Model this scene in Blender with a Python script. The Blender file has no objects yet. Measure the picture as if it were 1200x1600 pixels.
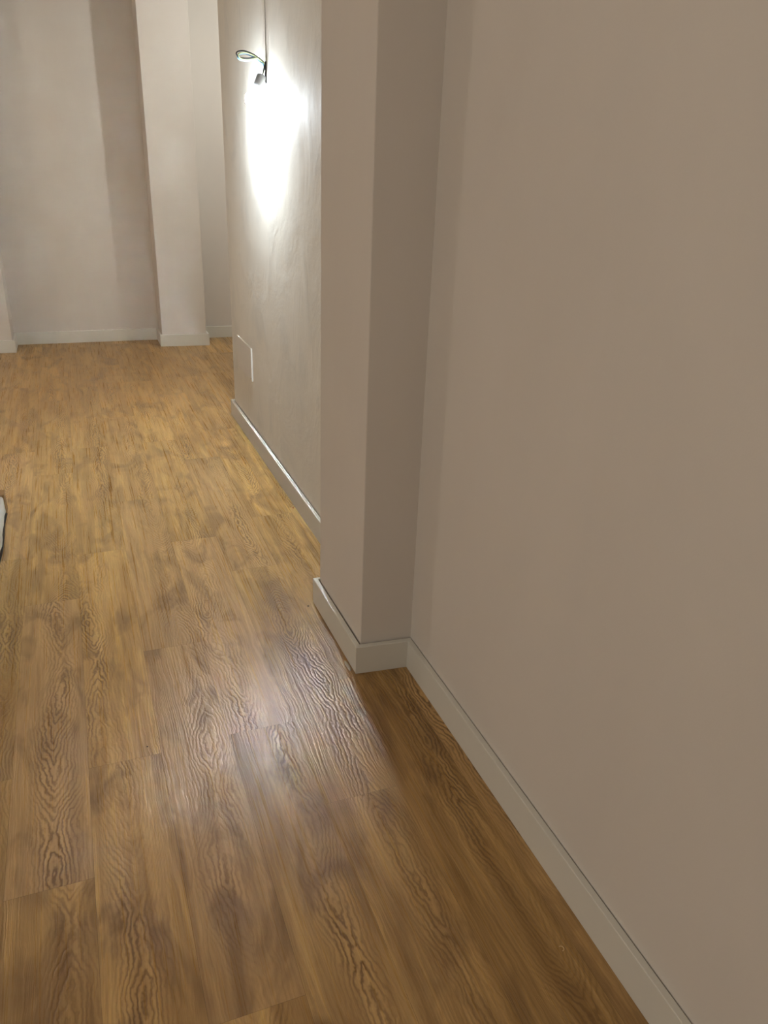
import bpy, bmesh, math, random
from mathutils import Vector, Matrix
random.seed(7)
S = bpy.context.scene
C = S.collection

# ---------------------------------------------------------------- camera
cam = bpy.data.cameras.new('camera')
cam.sensor_fit = 'HORIZONTAL'; cam.sensor_width = 36.0
cam.lens = 36.0 * 1210.85 / 1200.0
cam.clip_start = 0.02
co = bpy.data.objects.new('camera', cam); C.objects.link(co)
RT = (0.93291156, -0.35835738, 0.03544022)
DN = (-0.11659414, -0.39370437, -0.91181285)
FW = (0.34070783, 0.84650863, -0.40907373)
co.matrix_world = Matrix(((RT[0], -DN[0], -FW[0], 0.0), (RT[1], -DN[1], -FW[1], 0.0), (RT[2], -DN[2], -FW[2], 1.5), (0, 0, 0, 1)))
S.camera = co

# ---------------------------------------------------------------- view, world, lamps and fill lights
S.view_settings.view_transform = 'Standard'
S.view_settings.look = 'None'
S.view_settings.gamma = 1.0
S.view_settings.use_curve_mapping = False
S.view_settings.exposure = 0.0
w = bpy.data.worlds.new('world'); S.world = w; w.use_nodes = True
w.node_tree.nodes['Background'].inputs[0].default_value = (1.0, 0.9, 0.8, 1)
w.node_tree.nodes['Background'].inputs[1].default_value = 0.05

BULB_STRENGTH = 2500.0
def lamp(name, loc, watts, col, rad):
    l = bpy.data.lights.new(name, 'POINT'); l.energy = watts; l.color = col; l.shadow_soft_size = rad
    o = bpy.data.objects.new(name, l); o.location = loc; C.objects.link(o); return o
lamp('side_room_lamp', (1.87, 5.78, 2.5), 49, (0.97, 1.0, 0.97), 0.035)      # bare bulb round the corner
lamp('left_fill_light', (-3.8, 0.3, 1.25), 66, (1.0, 0.99, 0.95), 0.20)         # unseen low fill added from the left to light the near wall
lamp('left_far_lamp', (-2.6, 5.2, 2.2), 37, (1.0, 0.90, 0.78), 0.10)          # lamp far left
lamp('near_fill_light', (-0.6, 0.1, 2.52), 9.5, (1.0, 0.98, 0.93), 0.10)        # unseen overhead fill added to lift the skirting tops and pillar face

# ---------------------------------------------------------------- node helpers
class NT:
    def __init__(s, name):
        s.m = bpy.data.materials.new(name); s.m.use_nodes = True
        s.t = s.m.node_tree; s.b = s.t.nodes['Principled BSDF']
    def n(s, typ, **kw):
        nd = s.t.nodes.new(typ)
        for k, v in kw.items(): setattr(nd, k, v)
        return nd
    def put(s, sock, v):
        if isinstance(v, bpy.types.NodeSocket): s.t.links.new(v, sock)
        elif v is not None: sock.default_value = v
    def math(s, op, a, b=None, c=None, clamp=False):
        nd = s.n('ShaderNodeMath', operation=op, use_clamp=clamp)
        for i, v in enumerate((a, b, c)):
            if v is not None: s.put(nd.inputs[i], v)
        return nd.outputs[0]
    def vec(s, x, y, z):
        nd = s.n('ShaderNodeCombineXYZ')
        for i, v in enumerate((x, y, z)): s.put(nd.inputs[i], v)
        return nd.outputs[0]
    def noise(s, v, scale=1.0, detail=2.0, rough=0.5, dist=0.0):
        nd = s.n('ShaderNodeTexNoise'); s.put(nd.inputs['Vector'], v)
        nd.inputs['Scale'].default_value = scale; nd.inputs['Detail'].default_value = detail
        nd.inputs['Roughness'].default_value = rough; nd.inputs['Distortion'].default_value = dist
        return nd.outputs[0]
    def ramp(s, f, stops):
        nd = s.n('ShaderNodeValToRGB'); s.put(nd.inputs[0], f)
        e = nd.color_ramp.elements
        while len(e) < len(stops): e.new(0.5)
        for i, (p, c) in enumerate(stops):
            e[i].position = p; e[i].color = (c[0], c[1], c[2], 1) if isinstance(c, tuple) else (c, c, c, 1)
        return nd.outputs[0]
    def mix(s, f, a, b, mode='MIX'):
        nd = s.n('ShaderNodeMix', data_type='RGBA', blend_type=mode)
        s.put(nd.inputs[0], f)
        for i, v in ((6, a), (7, b)):
            if isinstance(v, tuple): nd.inputs[i].default_value = (v[0], v[1], v[2], 1)
            else: s.put(nd.inputs[i], v)
        return nd.outputs[2]
    def mapr(s, f, a, b, c, d):
        nd = s.n('ShaderNodeMapRange'); s.put(nd.inputs[0], f)
        for i, v in enumerate((a, b, c, d)): nd.inputs[i + 1].default_value = v
        return nd.outputs[0]

def plain(name, col, rough=0.5, metal=0.0, bump=0.0, bscale=200.0, var=0.04):
    q = NT(name)
    tc = q.n('ShaderNodeTexCoord').outputs['Object']
    nz = q.noise(tc, bscale * 0.15, 3)
    q.put(q.b.inputs['Base Color'], q.mix(nz, tuple(c * (1 - var) for c in col), tuple(min(1, c * (1 + var)) for c in col)))
    q.b.inputs['Roughness'].default_value = rough; q.b.inputs['Metallic'].default_value = metal
    if bump:
        bp = q.n('ShaderNodeBump'); bp.inputs['Strength'].default_value = 0.5; bp.inputs['Distance'].default_value = bump
        q.put(bp.inputs['Height'], q.noise(tc, bscale, 2)); q.put(q.b.inputs['Normal'], bp.outputs[0])
    return q.m

def wall_material(name, col, streaks):
    """matt emulsion with roller stipple; streaks = trowel marks and patches of filler"""
    q = NT(name)
    tc = q.n('ShaderNodeTexCoord').outputs['Object']
    mp = q.n('ShaderNodeMapping'); q.put(mp.inputs[0], tc); mp.inputs['Scale'].default_value = (1.0, 1.0, 0.45)
    soft = q.noise(mp.outputs[0], 2.3, 4, 0.55, 0.4)
    c = q.mix(q.mapr(soft, 0.35, 0.65, 0, 1), tuple(x * 0.975 for x in col), tuple(x * 1.02 for x in col))
    h = q.noise(tc, 260.0, 2, 0.6)
    hh = q.math('MULTIPLY', h, 0.00025)
    hh = q.math('ADD', hh, q.math('MULTIPLY', q.noise(tc, 3.0, 2), 0.0025))
    if streaks:
        m2 = q.n('ShaderNodeMapping'); q.put(m2.inputs[0], tc); m2.inputs['Scale'].default_value = (1.0, 1.15, 0.85)
        st = q.noise(m2.outputs[0], 3.2, 5, 0.62, 1.1)
        c = q.mix(q.mapr(st, 0.50, 0.68, 0, 0.55), c, (0.64, 0.62, 0.56))
        hh = q.math('ADD', hh, q.math('MULTIPLY', st, 0.007))
        hh = q.math('ADD', hh, q.math('MULTIPLY', q.noise(m2.outputs[0], 22, 3, 0.5, 0.6), 0.0009))
        q.b.inputs['Roughness'].default_value = 0.72; q.b.inputs['Specular IOR Level'].default_value = 0.14
    else:
        q.b.inputs['Roughness'].default_value = 0.72
    q.put(q.b.inputs['Base Color'], c)
    bp = q.n('ShaderNodeBump'); bp.inputs['Strength'].default_value = 0.6; bp.inputs['Distance'].default_value = 1.0
    q.put(bp.inputs['Height'], hh); q.put(q.b.inputs['Normal'], bp.outputs[0])
    return q.m

def oak_material():
    """oak-look planks: u runs across a plank, v along it (metres); 'seed' is a colour per plank"""
    q = NT('oak_vinyl_planks')
    uv = q.n('ShaderNodeUVMap', uv_map='UVMap').outputs[0]
    sp = q.n('ShaderNodeSeparateXYZ'); q.put(sp.inputs[0], uv)
    at = q.n('ShaderNodeAttribute', attribute_name='seed')
    rs = q.n('ShaderNodeSeparateColor'); q.put(rs.inputs[0], at.outputs[0])
    r1, r2, r3 = rs.outputs
    u, v = sp.outputs[0], sp.outputs[1]
    V = q.math('ADD', v, q.math('MULTIPLY', r2, 90.0))
    W = q.math('MULTIPLY', r3, 40.0)
    # centre line of the cathedral figure wanders slowly along the board
    wander = q.math('MULTIPLY', q.math('SUBTRACT', q.noise(q.vec(0.0, V, W), 1.2, 1), 0.5), 0.16)
    wig = q.math('MULTIPLY', q.math('SUBTRACT', q.noise(q.vec(q.math('MULTIPLY', u, 15), q.math('MULTIPLY', V, 8.0), W), 1.0, 4, 0.62), 0.5), 0.040)
    uc = q.math('ADD', q.math('ADD', u, wander), q.math('MULTIPLY', q.math('SUBTRACT', r1, 0.5), 0.09))
    # the board is a slice through long cones: distance across + taper along gives pointed arches
    taper = q.math('MULTIPLY', q.noise(q.vec(3.0, V, W), 1.15, 2, 0.45), 0.42)
    ua = q.math('ABSOLUTE', uc)
    rad = q.math('ADD', q.math('ADD', taper, wig), q.math('MULTIPLY', q.math('POWER', ua, 1.2), 1.25))
    near = q.mapr(ua, 0.018, 0.080, 1.0, 0.0)
    ring = q.math('POWER', q.math('MULTIPLY_ADD', q.math('SINE', q.math('MULTIPLY', rad, 760.0)), 0.5, 0.5), 1.6)
    # outside the heart the grain runs nearly straight
    lines = q.math('ADD', q.math('ADD', u, q.math('MULTIPLY', wig, 0.55)), q.math('MULTIPLY', q.noise(q.vec(q.math('MULTIPLY', u, 8), q.math('MULTIPLY', V, 1.6), W), 1.0, 2), 0.05))
    straight = q.mapr(q.noise(q.vec(q.math('MULTIPLY', lines, 165.0), q.math('MULTIPLY', V, 3.2), W), 1.0, 2, 0.55), 0.36, 0.64, 0.0, 1.0)
    grain = q.math('ADD', q.math('MULTIPLY', ring, near), q.math('MULTIPLY', straight, q.math('SUBTRACT', 1.0, near)))
    patch = q.mapr(q.noise(q.vec(q.math('MULTIPLY', u, 5), q.math('MULTIPLY', V, 1.0), q.math('ADD', W, 9.0)), 2.0, 2), 0.38, 0.62, 0.12, 1.0)
    fig = q.math('MULTIPLY', q.math('MULTIPLY', ring, q.mapr(near, 0, 1, 0.0, 1.0)), patch)
    # long fibres and pores
    fib = q.noise(q.vec(q.math('MULTIPLY', u, 210), q.math('MULTIPLY', V, 2.4), W), 1.0, 3, 0.65)
    fine = q.noise(q.vec(q.math('MULTIPLY', u, 620), q.math('MULTIPLY', V, 16.0), W), 1.0, 2, 0.6)
    broad = q.noise(q.vec(q.math('MULTIPLY', u, 24), q.math('MULTIPLY', V, 1.6), W), 1.0, 3, 0.55, 0.5)
    cloud = q.noise(q.vec(q.math('MULTIPLY', u, 9), q.math('MULTIPLY', V, 3.2), q.math('ADD', W, 4)), 1.0, 3, 0.6, 0.8)
    # colours
    base = q.mix(q.mapr(broad, 0.33, 0.67, 0, 1), (0.360, 0.205, 0.064), (0.640, 0.400, 0.148))
    tone = q.mapr(r1, 0, 1, 0.90, 1.09)
    tn = q.n('ShaderNodeCombineColor'); [q.put(tn.inputs[i], tone) for i in range(3)]
    base = q.mix(1.0, base, tn.outputs[0], 'MULTIPLY')
    base = q.mix(q.mapr(r3, 0.45, 1.0, 0.0, 0.5), base, (0.530, 0.335, 0.175))
    base = q.mix(q.mapr(cloud, 0.50, 0.68, 0, 0.78), base, (0.200, 0.110, 0.040))
    base = q.mix(q.mapr(fib, 0.40, 0.68, 0, 0.26), base, (0.215, 0.118, 0.040))
    base = q.mix(q.mapr(fine, 0.50, 0.80, 0, 0.35), base, (0.200, 0.108, 0.038))
    base = q.mix(q.math('MULTIPLY', q.math('MULTIPLY', straight, q.math('SUBTRACT', 1.0, near)), 0.34), base, (0.215, 0.118, 0.040))
    base = q.mix(q.math('MULTIPLY', fig, 0.85), base, (0.140, 0.070, 0.022))
    # knots / mineral streaks
    vo = q.n('ShaderNodeTexVoronoi'); q.put(vo.inputs['Vector'], q.vec(q.math('MULTIPLY', u, 9.0), q.math('MULTIPLY', V, 1.5), W)); vo.inputs['Scale'].default_value = 1.0
    kn = q.mapr(vo.outputs['Distance'], 0.01, 0.075, 1.0, 0.0)
    base = q.mix(q.math('MULTIPLY', kn, 0.35), base, (0.085, 0.040, 0.015))
    q.put(q.b.inputs['Base Color'], base)
    hgt = q.math('ADD', q.math('MULTIPLY', q.math('MULTIPLY', grain, q.mapr(patch, 0, 1, 0.55, 1.0)), -0.0012), q.math('MULTIPLY', fib, -0.00075))
    hgt = q.math('ADD', hgt, q.math('MULTIPLY', fine, -0.00010))
    bp = q.n('ShaderNodeBump'); bp.inputs['Strength'].default_value = 0.75; bp.inputs['Distance'].default_value = 1.0
    q.put(bp.inputs['Height'], hgt); q.put(q.b.inputs['Normal'], bp.outputs[0])
    q.put(q.b.inputs['Roughness'], q.mapr(fib, 0.3, 0.7, 0.25, 0.34))
    q.b.inputs['Specular IOR Level'].default_value = 0.42
    return q.m

WALLC = (0.690, 0.640, 0.580)
M_wall = wall_material('beige_wall_paint', WALLC, False)
M_plaster = wall_material('beige_paint_over_trowelled_plaster', (0.770, 0.730, 0.645), True)
M_ceil = plain('ceiling_paint', (0.72, 0.68, 0.62), 0.9)
M_skirt = plain('satin_white_skirting', (0.700, 0.680, 0.610), 0.42, var=0.015)
M_oak = oak_material()
M_dark = plain('dark_gap', (0.03, 0.022, 0.015), 0.9)
M_caulk = plain('grey_filler', (0.50, 0.46, 0.38), 0.8, bump=0.0008, bscale=400)

# ---------------------------------------------------------------- mesh helpers
def obj(name, bm, mats, parent=None, smooth=False):
    me = bpy.data.meshes.new(name); bmesh.ops.recalc_face_normals(bm, faces=bm.faces)
    bm.to_mesh(me); bm.free()
    for m in (mats if isinstance(mats, (list, tuple)) else [mats]): me.materials.append(m)
    if smooth:
        for p in me.polygons: p.use_smooth = True
    o = bpy.data.objects.new(name, me); C.objects.link(o)
    if parent: o.parent = parent
    return o
def struct(o): o['kind'] = 'structure'; return o
def tag(o, label, cat, group=None):
    o['label'] = label; o['category'] = cat
    if group: o['group'] = group
    return o
def empty(name, loc):
    o = bpy.data.objects.new(name, None); o.location = loc; o.empty_display_size = 0.05; C.objects.link(o); return o
def prism(bm, pts, z0, z1, mat=0):
    a = [bm.verts.new((x, y, z0)) for x, y in pts]; b = [bm.verts.new((x, y, z1)) for x, y in pts]
    n = len(pts); fs = [bm.faces.new(a[::-1]), bm.faces.new(b)]
    for i in range(n): fs.append(bm.faces.new((a[i], a[(i + 1) % n], b[(i + 1) % n], b[i])))
    for f in fs: f.material_index = mat
    return fs
def bevel_edges(bm, sel, off, seg=2):
    es = [e for e in bm.edges if sel(e)]
    if es: bmesh.ops.bevel(bm, geom=es, offset=off, segments=seg, profile=0.5, affect='EDGES')
def vert_edge(e):
    a, b = e.verts; return abs(a.co.x - b.co.x) < 1e-5 and abs(a.co.y - b.co.y) < 1e-5
def wallp(name, pts, z0=-0.02, z1=2.72, mat=None, bev=0.004):
    bm = bmesh.new(); prism(bm, pts, z0, z1)
    if bev: bevel_edges(bm, vert_edge, bev, 3)
    return struct(obj(name, bm, mat or M_wall))
def tube(bm, pts, r, seg=8, closed=False):
    """round tube swept along points (Catmull-Rom smoothed)"""
    P = [Vector(p) for p in pts]; Q = []
    for i in range(len(P) - 1):
        p0, p1, p2, p3 = P[max(i - 1, 0)], P[i], P[i + 1], P[min(i + 2, len(P) - 1)]
        for k in range(6):
            t = k / 6.0
            Q.append(0.5 * ((2 * p1) + (-p0 + p2) * t + (2 * p0 - 5 * p1 + 4 * p2 - p3) * t * t + (-p0 + 3 * p1 - 3 * p2 + p3) * t ** 3))
    Q.append(P[-1]); rings = []; up = Vector((0.13, 0.9, 0.21)).normalized()
    for i, c in enumerate(Q):
        d = (Q[min(i + 1, len(Q) - 1)] - Q[max(i - 1, 0)]).normalized()
        s = d.cross(up); s = s.normalized() if s.length > 1e-4 else Vector((1, 0, 0)); up = s.cross(d).normalized()
        rr = r(i / (len(Q) - 1)) if callable(r) else r
        rings.append([bm.verts.new(c + (s * math.cos(a) + up * math.sin(a)) * rr) for a in [2 * math.pi * j / seg for j in range(seg)]])
    for a, b in zip(rings, rings[1:]):
        for j in range(seg): bm.faces.new((a[j], a[(j + 1) % seg], b[(j + 1) % seg], b[j]))
    bm.faces.new(rings[0][::-1]); bm.faces.new(rings[-1])
def lathe(bm, prof, axis_m, seg=40, cap0=True, cap1=True):
    rings = []
    for (r, z) in prof:
        if r < 1e-6: rings.append([bm.verts.new(axis_m @ Vector((0, 0, z)))])
        else: rings.append([bm.verts.new(axis_m @ Vector((r * math.cos(a), r * math.sin(a), z))) for a in [2 * math.pi * j / seg for j in range(seg)]])
    for a, b in zip(rings, rings[1:]):
        for j in range(seg):
            k = (j + 1) % seg
            if len(a) == 1 and len(b) == 1: continue
            if len(a) == 1: bm.faces.new((a[0], b[k], b[j]))
            elif len(b) == 1: bm.faces.new((a[j], a[k], b[0]))
            else: bm.faces.new((a[j], a[k], b[k], b[j]))
    if cap0 and len(rings[0]) > 1: bm.faces.new(rings[0][::-1])
    if cap1 and len(rings[-1]) > 1: bm.faces.new(rings[-1])

# ---------------------------------------------------------------- the room
X0, X1, Y0, Y1 = -5.0, 4.0, -2.8, 7.4
PW, PL = 0.1883, 1.31
known = {0: 1.765, 1: 0.975, 2: 1.78, 3: 1.44, -1: 1.398, -2: 1.79}      # one end joint per row of planks, row 0 starts at x = -0.11
extra = {1: [2.277, 3.57, 4.93, 6.31], 2: [3.07, 4.40, 5.78], 3: [2.74, 4.06, 5.40], 0: [3.06, 4.39, 5.70], -1: [2.697, 4.02, 5.39], -2: [3.09, 4.40, 5.77], 4: [0.62, 1.93, 3.22, 4.53], 5: [0.66]}
bm = bmesh.new(); uvl = bm.loops.layers.uv.new('UVMap'); cl = bm.loops.layers.color.new('seed')
g = 0.00018
for k in range(-27, 23):
    xa = -0.1105 + k * PW; xb = xa + PW
    ys = sorted(([known[k]] if k in known else []) + extra.get(k, []))
    if not ys: ys = [random.uniform(0, PL)]
    while ys[0] > Y0: ys.insert(0, ys[0] - PL)
    while ys[-1] < Y1: ys.append(ys[-1] + PL)
    for ya, yb in zip(ys, ys[1:]):
        xa2, xb2, ya2, yb2 = max(xa + g, X0), min(xb - g, X1), max(ya + g, Y0), min(yb - g, Y1)
        if xb2 <= xa2 or yb2 <= ya2: continue
        f = bm.faces.new([bm.verts.new(p) for p in ((xa2, ya2, 0), (xb2, ya2, 0), (xb2, yb2, 0), (xa2, yb2, 0))])
        col = (random.random(), random.random(), random.random(), 1)
        for l in f.loops:
            l[uvl].uv = (l.vert.co.x - (xa + xb) / 2, l.vert.co.y - ya); l[cl] = col
f = bm.faces.new([bm.verts.new(p) for p in ((X0, Y0, -0.0012), (X1, Y0, -0.0012), (X1, Y1, -0.0012), (X0, Y1, -0.0012))]); f.material_index = 1
me = bpy.data.meshes.new('floor'); bm.normal_update(); bm.to_mesh(me); bm.free(); me.materials.append(M_oak); me.materials.append(M_dark)
struct(bpy.data.objects.new('floor', me)); C.objects.link(bpy.data.objects['floor'])
bm = bmesh.new(); prism(bm, [(X0, Y0), (X1, Y0), (X1, Y1), (X0, Y1)], 2.70, 2.78); struct(obj('ceiling', bm, M_ceil))

WX = 0.893                        # face of the right wall
wallp('wall_right_near', [(WX, Y0), (1.03, Y0), (1.03, 2.30), (WX, 2.30)], bev=0)
wallp('wall_pillar', [(0.7265, 1.963), (WX + 0.02, 1.944), (WX + 0.02, 2.395), (0.7215, 2.395)], bev=0.003)
# long wall with the bulb: finely divided so that the trowelled plaster has real unevenness
bm = bmesh.new()
prism(bm, [(0.888, 2.30), (1.03, 2.30), (1.03, 4.795), (0.878, 4.795)], -0.02, 2.72)
bevel_edges(bm, lambda e: vert_edge(e) and e.verts[0].co.y > 4, 0.006, 3)
struct(obj('wall_right_far', bm, M_plaster))
wallp('wall_back', [(-0.7, 7.2185 + 0.012 * 0.7), (X1, 7.2185 - 0.012 * X1), (X1, 7.42), (-0.7, 7.42)], bev=0)
wallp('wall_column', [(0.6685, 6.9185), (1.040, 6.8895), (1.040, 7.30), (0.6685, 7.30)], bev=0.003)
wallp('wall_back_left', [(X0, 6.9185), (-0.5075, 6.9185), (-0.5075, 7.42), (X0, 7.42)], bev=0.003)
wallp('wall_left', [(X0 - 0.1, Y0), (X0, Y0), (X0, 7.42), (X0 - 0.1, 7.42)], bev=0)
wallp('wall_front', [(X0, Y0 - 0.1), (WX, Y0 - 0.1), (WX, Y0), (X0, Y0)], bev=0)
wallp('wall_side_room_right', [(X1, 2.0), (X1 + 0.1, 2.0), (X1 + 0.1, 7.42), (X1, 7.42)], bev=0)
wallp('wall_side_room_near', [(1.03, 2.0), (X1, 2.0), (X1, 2.1), (1.03, 2.1)], bev=0)

# ---------------------------------------------------------------- skirting boards: face line p0-p1, mitred to the back line q0-q1
def skirt(name, p0, p1, q1, q0, h=0.100):
    bm = bmesh.new(); prism(bm, [p0, p1, q1, q0], 0.0006, h)
    def top_front(e):
        a, b = e.verts
        if abs(a.co.z - h) > 1e-5 or abs(b.co.z - h) > 1e-5: return False
        m = (a.co + b.co) / 2; fm = Vector(((p0[0] + p1[0]) / 2, (p0[1] + p1[1]) / 2, h)); return (m - fm).length < 1e-4
    bevel_edges(bm, top_front, 0.0022, 3)
    return struct(obj(name, bm, M_skirt))
T = 0.0155
skirt('baseboard_right_near', (0.8745, 1.9245), (0.8735, Y0), (0.8735 + T, Y0), (0.8745 + T, 1.9245 + T))
skirt('baseboard_pillar_front', (0.7045, 1.940), (0.8743, 1.9247), (0.8743 + T, 1.9247 + T), (0.7045 + T, 1.940 + T))
skirt('baseboard_pillar_side', (0.7005, 2.4165), (0.7045, 1.9405), (0.7045 + T, 1.9405 + T), (0.7005 + T, 2.4165 - T))
skirt('baseboard_pillar_back', (0.8665, 2.417), (0.7007, 2.417), (0.7007 + T, 2.417 - T), (0.8665, 2.417 - T))
skirt('baseboard_right_far', (0.8555, 4.815), (0.8665, 2.435), (0.8665 + T, 2.435), (0.8555 + T, 4.815 - T))
skirt('baseboard_right_end', (1.05, 4.815), (0.8557, 4.815), (0.8557 + T, 4.815 - T), (1.05 - T, 4.815 - T))
skirt('baseboard_back', (-0.488, 7.2025), (0.6495, 7.1925), (0.6495, 7.1925 + T), (-0.488 - T, 7.2025 + T))
skirt('baseboard_back_right', (1.061, 7.1850), (X1, 7.1500), (X1, 7.150 + T), (1.061, 7.185 + T))
skirt('baseboard_column_left', (0.6498, 7.1915), (0.6498, 6.9005), (0.6498 + T, 6.9005 + T), (0.6498 + T, 7.1915))
skirt('baseboard_column_front', (0.650, 6.8985), (1.0605, 6.8690), (1.0605 - T, 6.8690 + T), (0.650 + T, 6.8985 + T))
skirt('baseboard_column_right', (1.0607, 6.8695), (1.0607, 7.184), (1.0607 - T, 7.184), (1.0607 - T, 6.8695 + T))
skirt('baseboard_back_left', (X0, 6.9020), (-0.4885, 6.9000), (-0.4885 - T, 6.9000 + T), (X0, 6.9020 + T))
skirt('baseboard_back_left_return', (-0.4883, 6.9005), (-0.4883, 7.2020), (-0.4883 - T, 7.2020 + T), (-0.4883 - T, 6.9005 + T))

# ---------------------------------------------------------------- bare bulb on loose wires
M_wire_black = plain('black_wire_insulation', (0.016, 0.016, 0.020), 0.4)
M_wire_blue = plain('pale_blue_wire_insulation', (0.25, 0.48, 0.68), 0.4)
M_wire_yg = plain('green_yellow_wire_insulation', (0.60, 0.72, 0.42), 0.4)
M_conduit = plain('black_corrugated_conduit', (0.010, 0.010, 0.012), 0.5)
M_socket = plain('grey_bakelite_socket', (0.26, 0.26, 0.265), 0.5)
M_lampbody = plain('white_bulb_body', (0.75, 0.75, 0.75), 0.4)
q = NT('glowing_bulb_glass')
q.b.inputs['Base Color'].default_value = (0.9, 0.9, 0.9, 1)
q.b.inputs['Emission Color'].default_value = (0.86, 0.97, 1.06, 1); pass
# an LED lamp: the diffuser is brightest at its front and fades towards the neck (x runs from 0 at the neck to 1 at the tip)
at = q.n('ShaderNodeAttribute', attribute_name='along'); q.put(q.b.inputs['Emission Strength'], q.math('MULTIPLY', q.math('POWER', q.mapr(at.outputs['Fac'], 0.30, 1.0, 0.10, 1.0), 1.3), BULB_STRENGTH))
M_glow = q.m
top = Vector((0.862, 3.738, 1.833)); cen = Vector((0.831, 3.756, 1.7375))
ax = (cen - top).normalized()
AM = Matrix.Translation(top) @ ax.to_track_quat('Z', 'Y').to_matrix().to_4x4()
root = tag(empty('hanging_light_bulb', top), 'lit bare bulb in a grey socket hanging on loose wires against the plastered wall', 'light bulb')
INV = Matrix.Translation(-top)
def kid(name, bm, mat, smooth=True, parent=root):
    bm.transform(INV if parent is root else Matrix.Identity(4)); return obj(name, bm, mat, parent, smooth)
bm = bmesh.new(); D = (cen - top).length
lathe(bm, [(0.006, -0.002), (0.013, 0.0), (0.0185, 0.004), (0.0205, 0.012), (0.0210, 0.030), (0.0212, 0.031), (0.0212, 0.034), (0.0218, 0.036), (0.0225, 0.056), (0.0205, 0.058), (0.0, 0.058)], AM)
kid('lamp_socket', bm, M_socket)
R = 0.0400
bm = bmesh.new(); prof = [(0.0150, 0.054), (0.0165, 0.062), (0.0225, D - 0.0315)]
lathe(bm, prof, AM); kid('bulb_base', bm, M_lampbody)
bm = bmesh.new()
prof = [(R * math.sin(a), D - R * math.cos(a)) for a in [math.radians(x) for x in range(37, 180, 7)]] + [(0.0, D + R)]
lathe(bm, prof, AM, cap0=False)
glass = kid('bulb_glass', bm, M_glow)
att = glass.data.attributes.new('along', 'FLOAT', 'POINT')
for i, v in enumerate(glass.data.vertices): att.data[i].value = max(0.0, min(1.0, (ax.dot(v.co) - (D - R)) / (2 * R)))
bm = bmesh.new()
cp = [(0.893, 3.739, 1.888), (0.884, 3.739, 1.882), (0.879, 3.739, 1.872)]
tube(bm, cp, lambda t: 0.0052 + 0.0011 * math.sin(t * 60), 12); kid('conduit', bm, M_conduit)
LP = [(0.887, 1.846), (0.876, 1.870), (0.857, 1.885), (0.830, 1.900), (0.795, 1.909), (0.767, 1.905), (0.761, 1.895), (0.777, 1.884), (0.810, 1.884), (0.843, 1.891), (0.865, 1.881), (0.877, 1.862)]
def loop(dx, dz, dy, sc):
    cx, cz = 0.86, 1.885; out = []
    for x, z in LP:
        k = 1 + (sc - 1) * min(1, max(0, (cx - x) / 0.06)); out.append((cx + (x - cx) * k + dx, 3.745 + dy, cz + (z - cz) * k + dz))
    out[0] = (0.868, 3.741 + dy * 0.3, 1.836); out[-1] = (0.880, 3.741 + dy * 0.3, 1.872)
    return out
for nm, mt, dx, dz, dy, sc in (('black_wire', M_wire_black, 0.0, 0.006, 0.004, 1.03), ('blue_wire', M_wire_blue, -0.001, -0.0025, 0.009, 0.97), ('earth_wire', M_wire_yg, 0.0, 0.001, -0.003, 0.96)):
    bm = bmesh.new(); tube(bm, loop(dx, dz, dy, sc), 0.0027, 8); kid(nm, bm, mt)
bm = bmesh.new(); tube(bm, [(0.880, 3.739, 1.878), (0.879, 3.738, 1.855), (0.878, 3.738, 1.830), (0.879, 3.738, 1.800)], 0.0036, 8); kid('wire_tail', bm, M_wire_black)
bm = bmesh.new(); tube(bm, [(0.877, 3.741, 1.874), (0.872, 3.740, 1.852), (0.864, 3.739, 1.831)], 0.0022, 8); kid('lamp_wire', bm, M_wire_black)

M_cable = plain('painted_grey_cable', (0.30, 0.28, 0.26), 0.6)
bm = bmesh.new(); tube(bm, [(0.8822, 3.737, 1.893), (0.8822, 3.737, 2.2), (0.8822, 3.737, 2.698)], 0.0016, 8)
tag(obj('wall_cable', bm, M_cable, smooth=True), 'thin grey cable running straight up the wall above the bulb', 'cable')

# ---------------------------------------------------------------- blank cover plate low on the far end of the wall
wx = lambda y: 0.888 - 0.010 * (y - 2.30) / 2.495
root2 = tag(empty('junction_box_cover', (wx(4.40), 4.40, 0.36)), 'flat rectangular wall-coloured cover plate above the skirting at the far end of the wall', 'cover plate')
q0 = root2.location.copy()
bm = bmesh.new()
ya, yb, za, zb = 4.222, 4.600, 0.365, 0.550; th = 0.0085
vs = [(wx(ya) - th, ya), (wx(ya) + 0.004, ya), (wx(yb) + 0.004, yb), (wx(yb) - th, yb)]
prism(bm, vs, za, zb)
bevel_edges(bm, lambda e: all(v.co.x < wx(v.co.y) - 0.002 for v in e.verts) or (vert_edge(e) and False), 0.002, 3)
bm.transform(Matrix.Translation(-q0)); obj('plate', bm, plain('cover_plate_paint', (0.72, 0.68, 0.61), 0.6), root2)
bm = bmesh.new(); am = Matrix.Translation((wx(4.232) - th + 0.0012, 4.236, 0.378)) @ Matrix.Rotation(-math.pi / 2, 4, 'Y')
lathe(bm, [(0.0040, 0.0), (0.0040, 0.0016), (0.0030, 0.0022), (0.0008, 0.0012), (0.0, 0.0012)], am, 16)
bm.transform(Matrix.Translation(-q0)); obj('screw', bm, plain('dark_screw', (0.10, 0.09, 0.08), 0.4, 0.6), root2)

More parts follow.
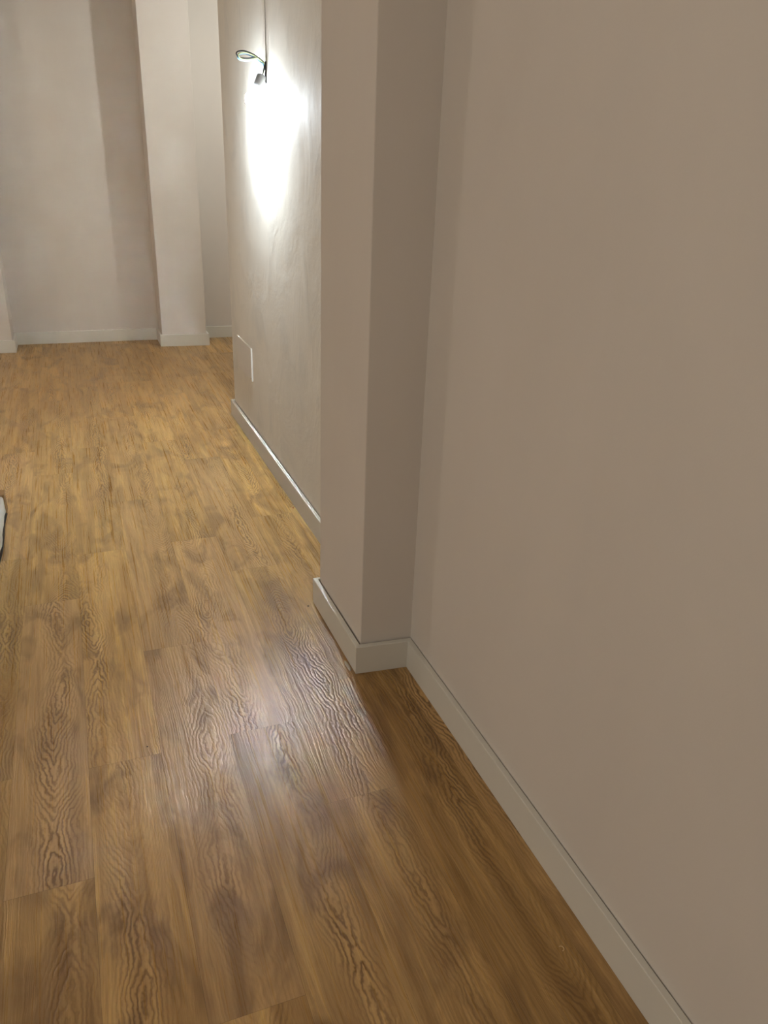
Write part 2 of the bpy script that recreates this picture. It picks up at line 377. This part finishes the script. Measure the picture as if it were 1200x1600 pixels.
# ---------------------------------------------------------------- low package at the left edge of the view
root3 = tag(empty('wrapped_package', (-0.58, 2.95, 0)), 'low white package with brown cardboard end lying on the floor at the left edge', 'package')
bm = bmesh.new()
n = 26; y0, y1 = 2.25, 3.562
for i in range(n + 1):
    t = i / n; y = y0 + (y1 - y0) * t; wv = 0.004 * math.sin(t * 19) + 0.003 * math.sin(t * 43 + 1)
    ring = [(-0.404 + wv, 0.004), (-0.399 + wv * 0.6, 0.016), (-0.400, 0.080), (-0.406, 0.089), (-0.744, 0.089), (-0.750, 0.080), (-0.750, 0.004)]
    vs = [bm.verts.new((x, y, z)) for x, z in ring]
    if i:
        for j in range(len(vs)): bm.faces.new((prev[j], prev[(j + 1) % len(vs)], vs[(j + 1) % len(vs)], vs[j]))
    else: bm.faces.new(vs)
    prev = vs
bm.faces.new(prev[::-1]); bm.transform(Matrix.Translation((0.58, -2.95, 0)))
obj('white_wrap', bm, plain('white_packing_film', (0.68, 0.68, 0.64), 0.35, bump=0.001, bscale=60), root3, True)
bm = bmesh.new(); prism(bm, [(-0.395, 3.560), (-0.395, 3.625), (-0.754, 3.625), (-0.754, 3.560)], 0.001, 0.098)
bevel_edges(bm, lambda e: True, 0.003, 2); bm.transform(Matrix.Translation((0.58, -2.95, 0)))
obj('cardboard_end', bm, plain('brown_cardboard', (0.27, 0.16, 0.07), 0.85), root3)
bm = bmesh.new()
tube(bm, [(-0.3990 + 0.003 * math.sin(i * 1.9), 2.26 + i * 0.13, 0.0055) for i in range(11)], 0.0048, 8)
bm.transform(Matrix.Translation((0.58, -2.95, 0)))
obj('dark_edge', bm, plain('black_edge_strip', (0.015, 0.012, 0.010), 0.8), root3, True)['label'] = 'thin black strip along the floor edge'  # plain black strip where the package meets the floor

# ---------------------------------------------------------------- bits left on the floor
bm = bmesh.new()
tube(bm, [(0.8000 + 0.0055 * math.cos(a) * (1 - a * 0.06), 0.889 + 0.0050 * math.sin(a), 0.0012 + 0.0006 * a) for a in [x * 0.45 - 1.6 for x in range(9)]], 0.0008, 6)
for v in bm.verts: v.co.z += 0.0008
tag(obj('wood_shaving', bm, plain('pale_shaving', (0.80, 0.62, 0.36), 0.5), smooth=True), 'tiny curled pale shaving on the planks near the long skirting board', 'shaving')
def crumb(loc, s, mat, label):
    bm = bmesh.new(); bmesh.ops.create_icosphere(bm, subdivisions=2, radius=1.0)
    for v in bm.verts: v.co *= 1 + random.uniform(-0.25, 0.25)
    bm.transform(Matrix.Diagonal((s[0], s[1], s[2], 1))); zmin = min(v.co.z for v in bm.verts)
    for v in bm.verts: v.co.z -= zmin
    o = obj('debris_crumb', bm, mat, smooth=True); o.location = loc; return tag(o, label, 'debris')
crumb((0.674, 2.388, 0), (0.0035, 0.003, 0.002), plain('dark_crumb', (0.05, 0.035, 0.02), 0.8), 'dark crumb on the floor beside the far corner of the pillar skirting')
crumb((0.851, 3.266, 0), (0.003, 0.005, 0.003), plain('reddish_crumb', (0.35, 0.07, 0.04), 0.7), 'small reddish crumb against the skirting below the bulb wall')
crumb((0.044, 1.8025, 0), (0.0022, 0.0022, 0.001), plain('black_crumb', (0.02, 0.015, 0.01), 0.8), 'tiny black speck alone on the middle of the floor')
crumb((0.694, 1.990, 0), (0.006, 0.026, 0.0011), M_caulk, 'grey smear of filler on the floor at the front corner of the pillar')
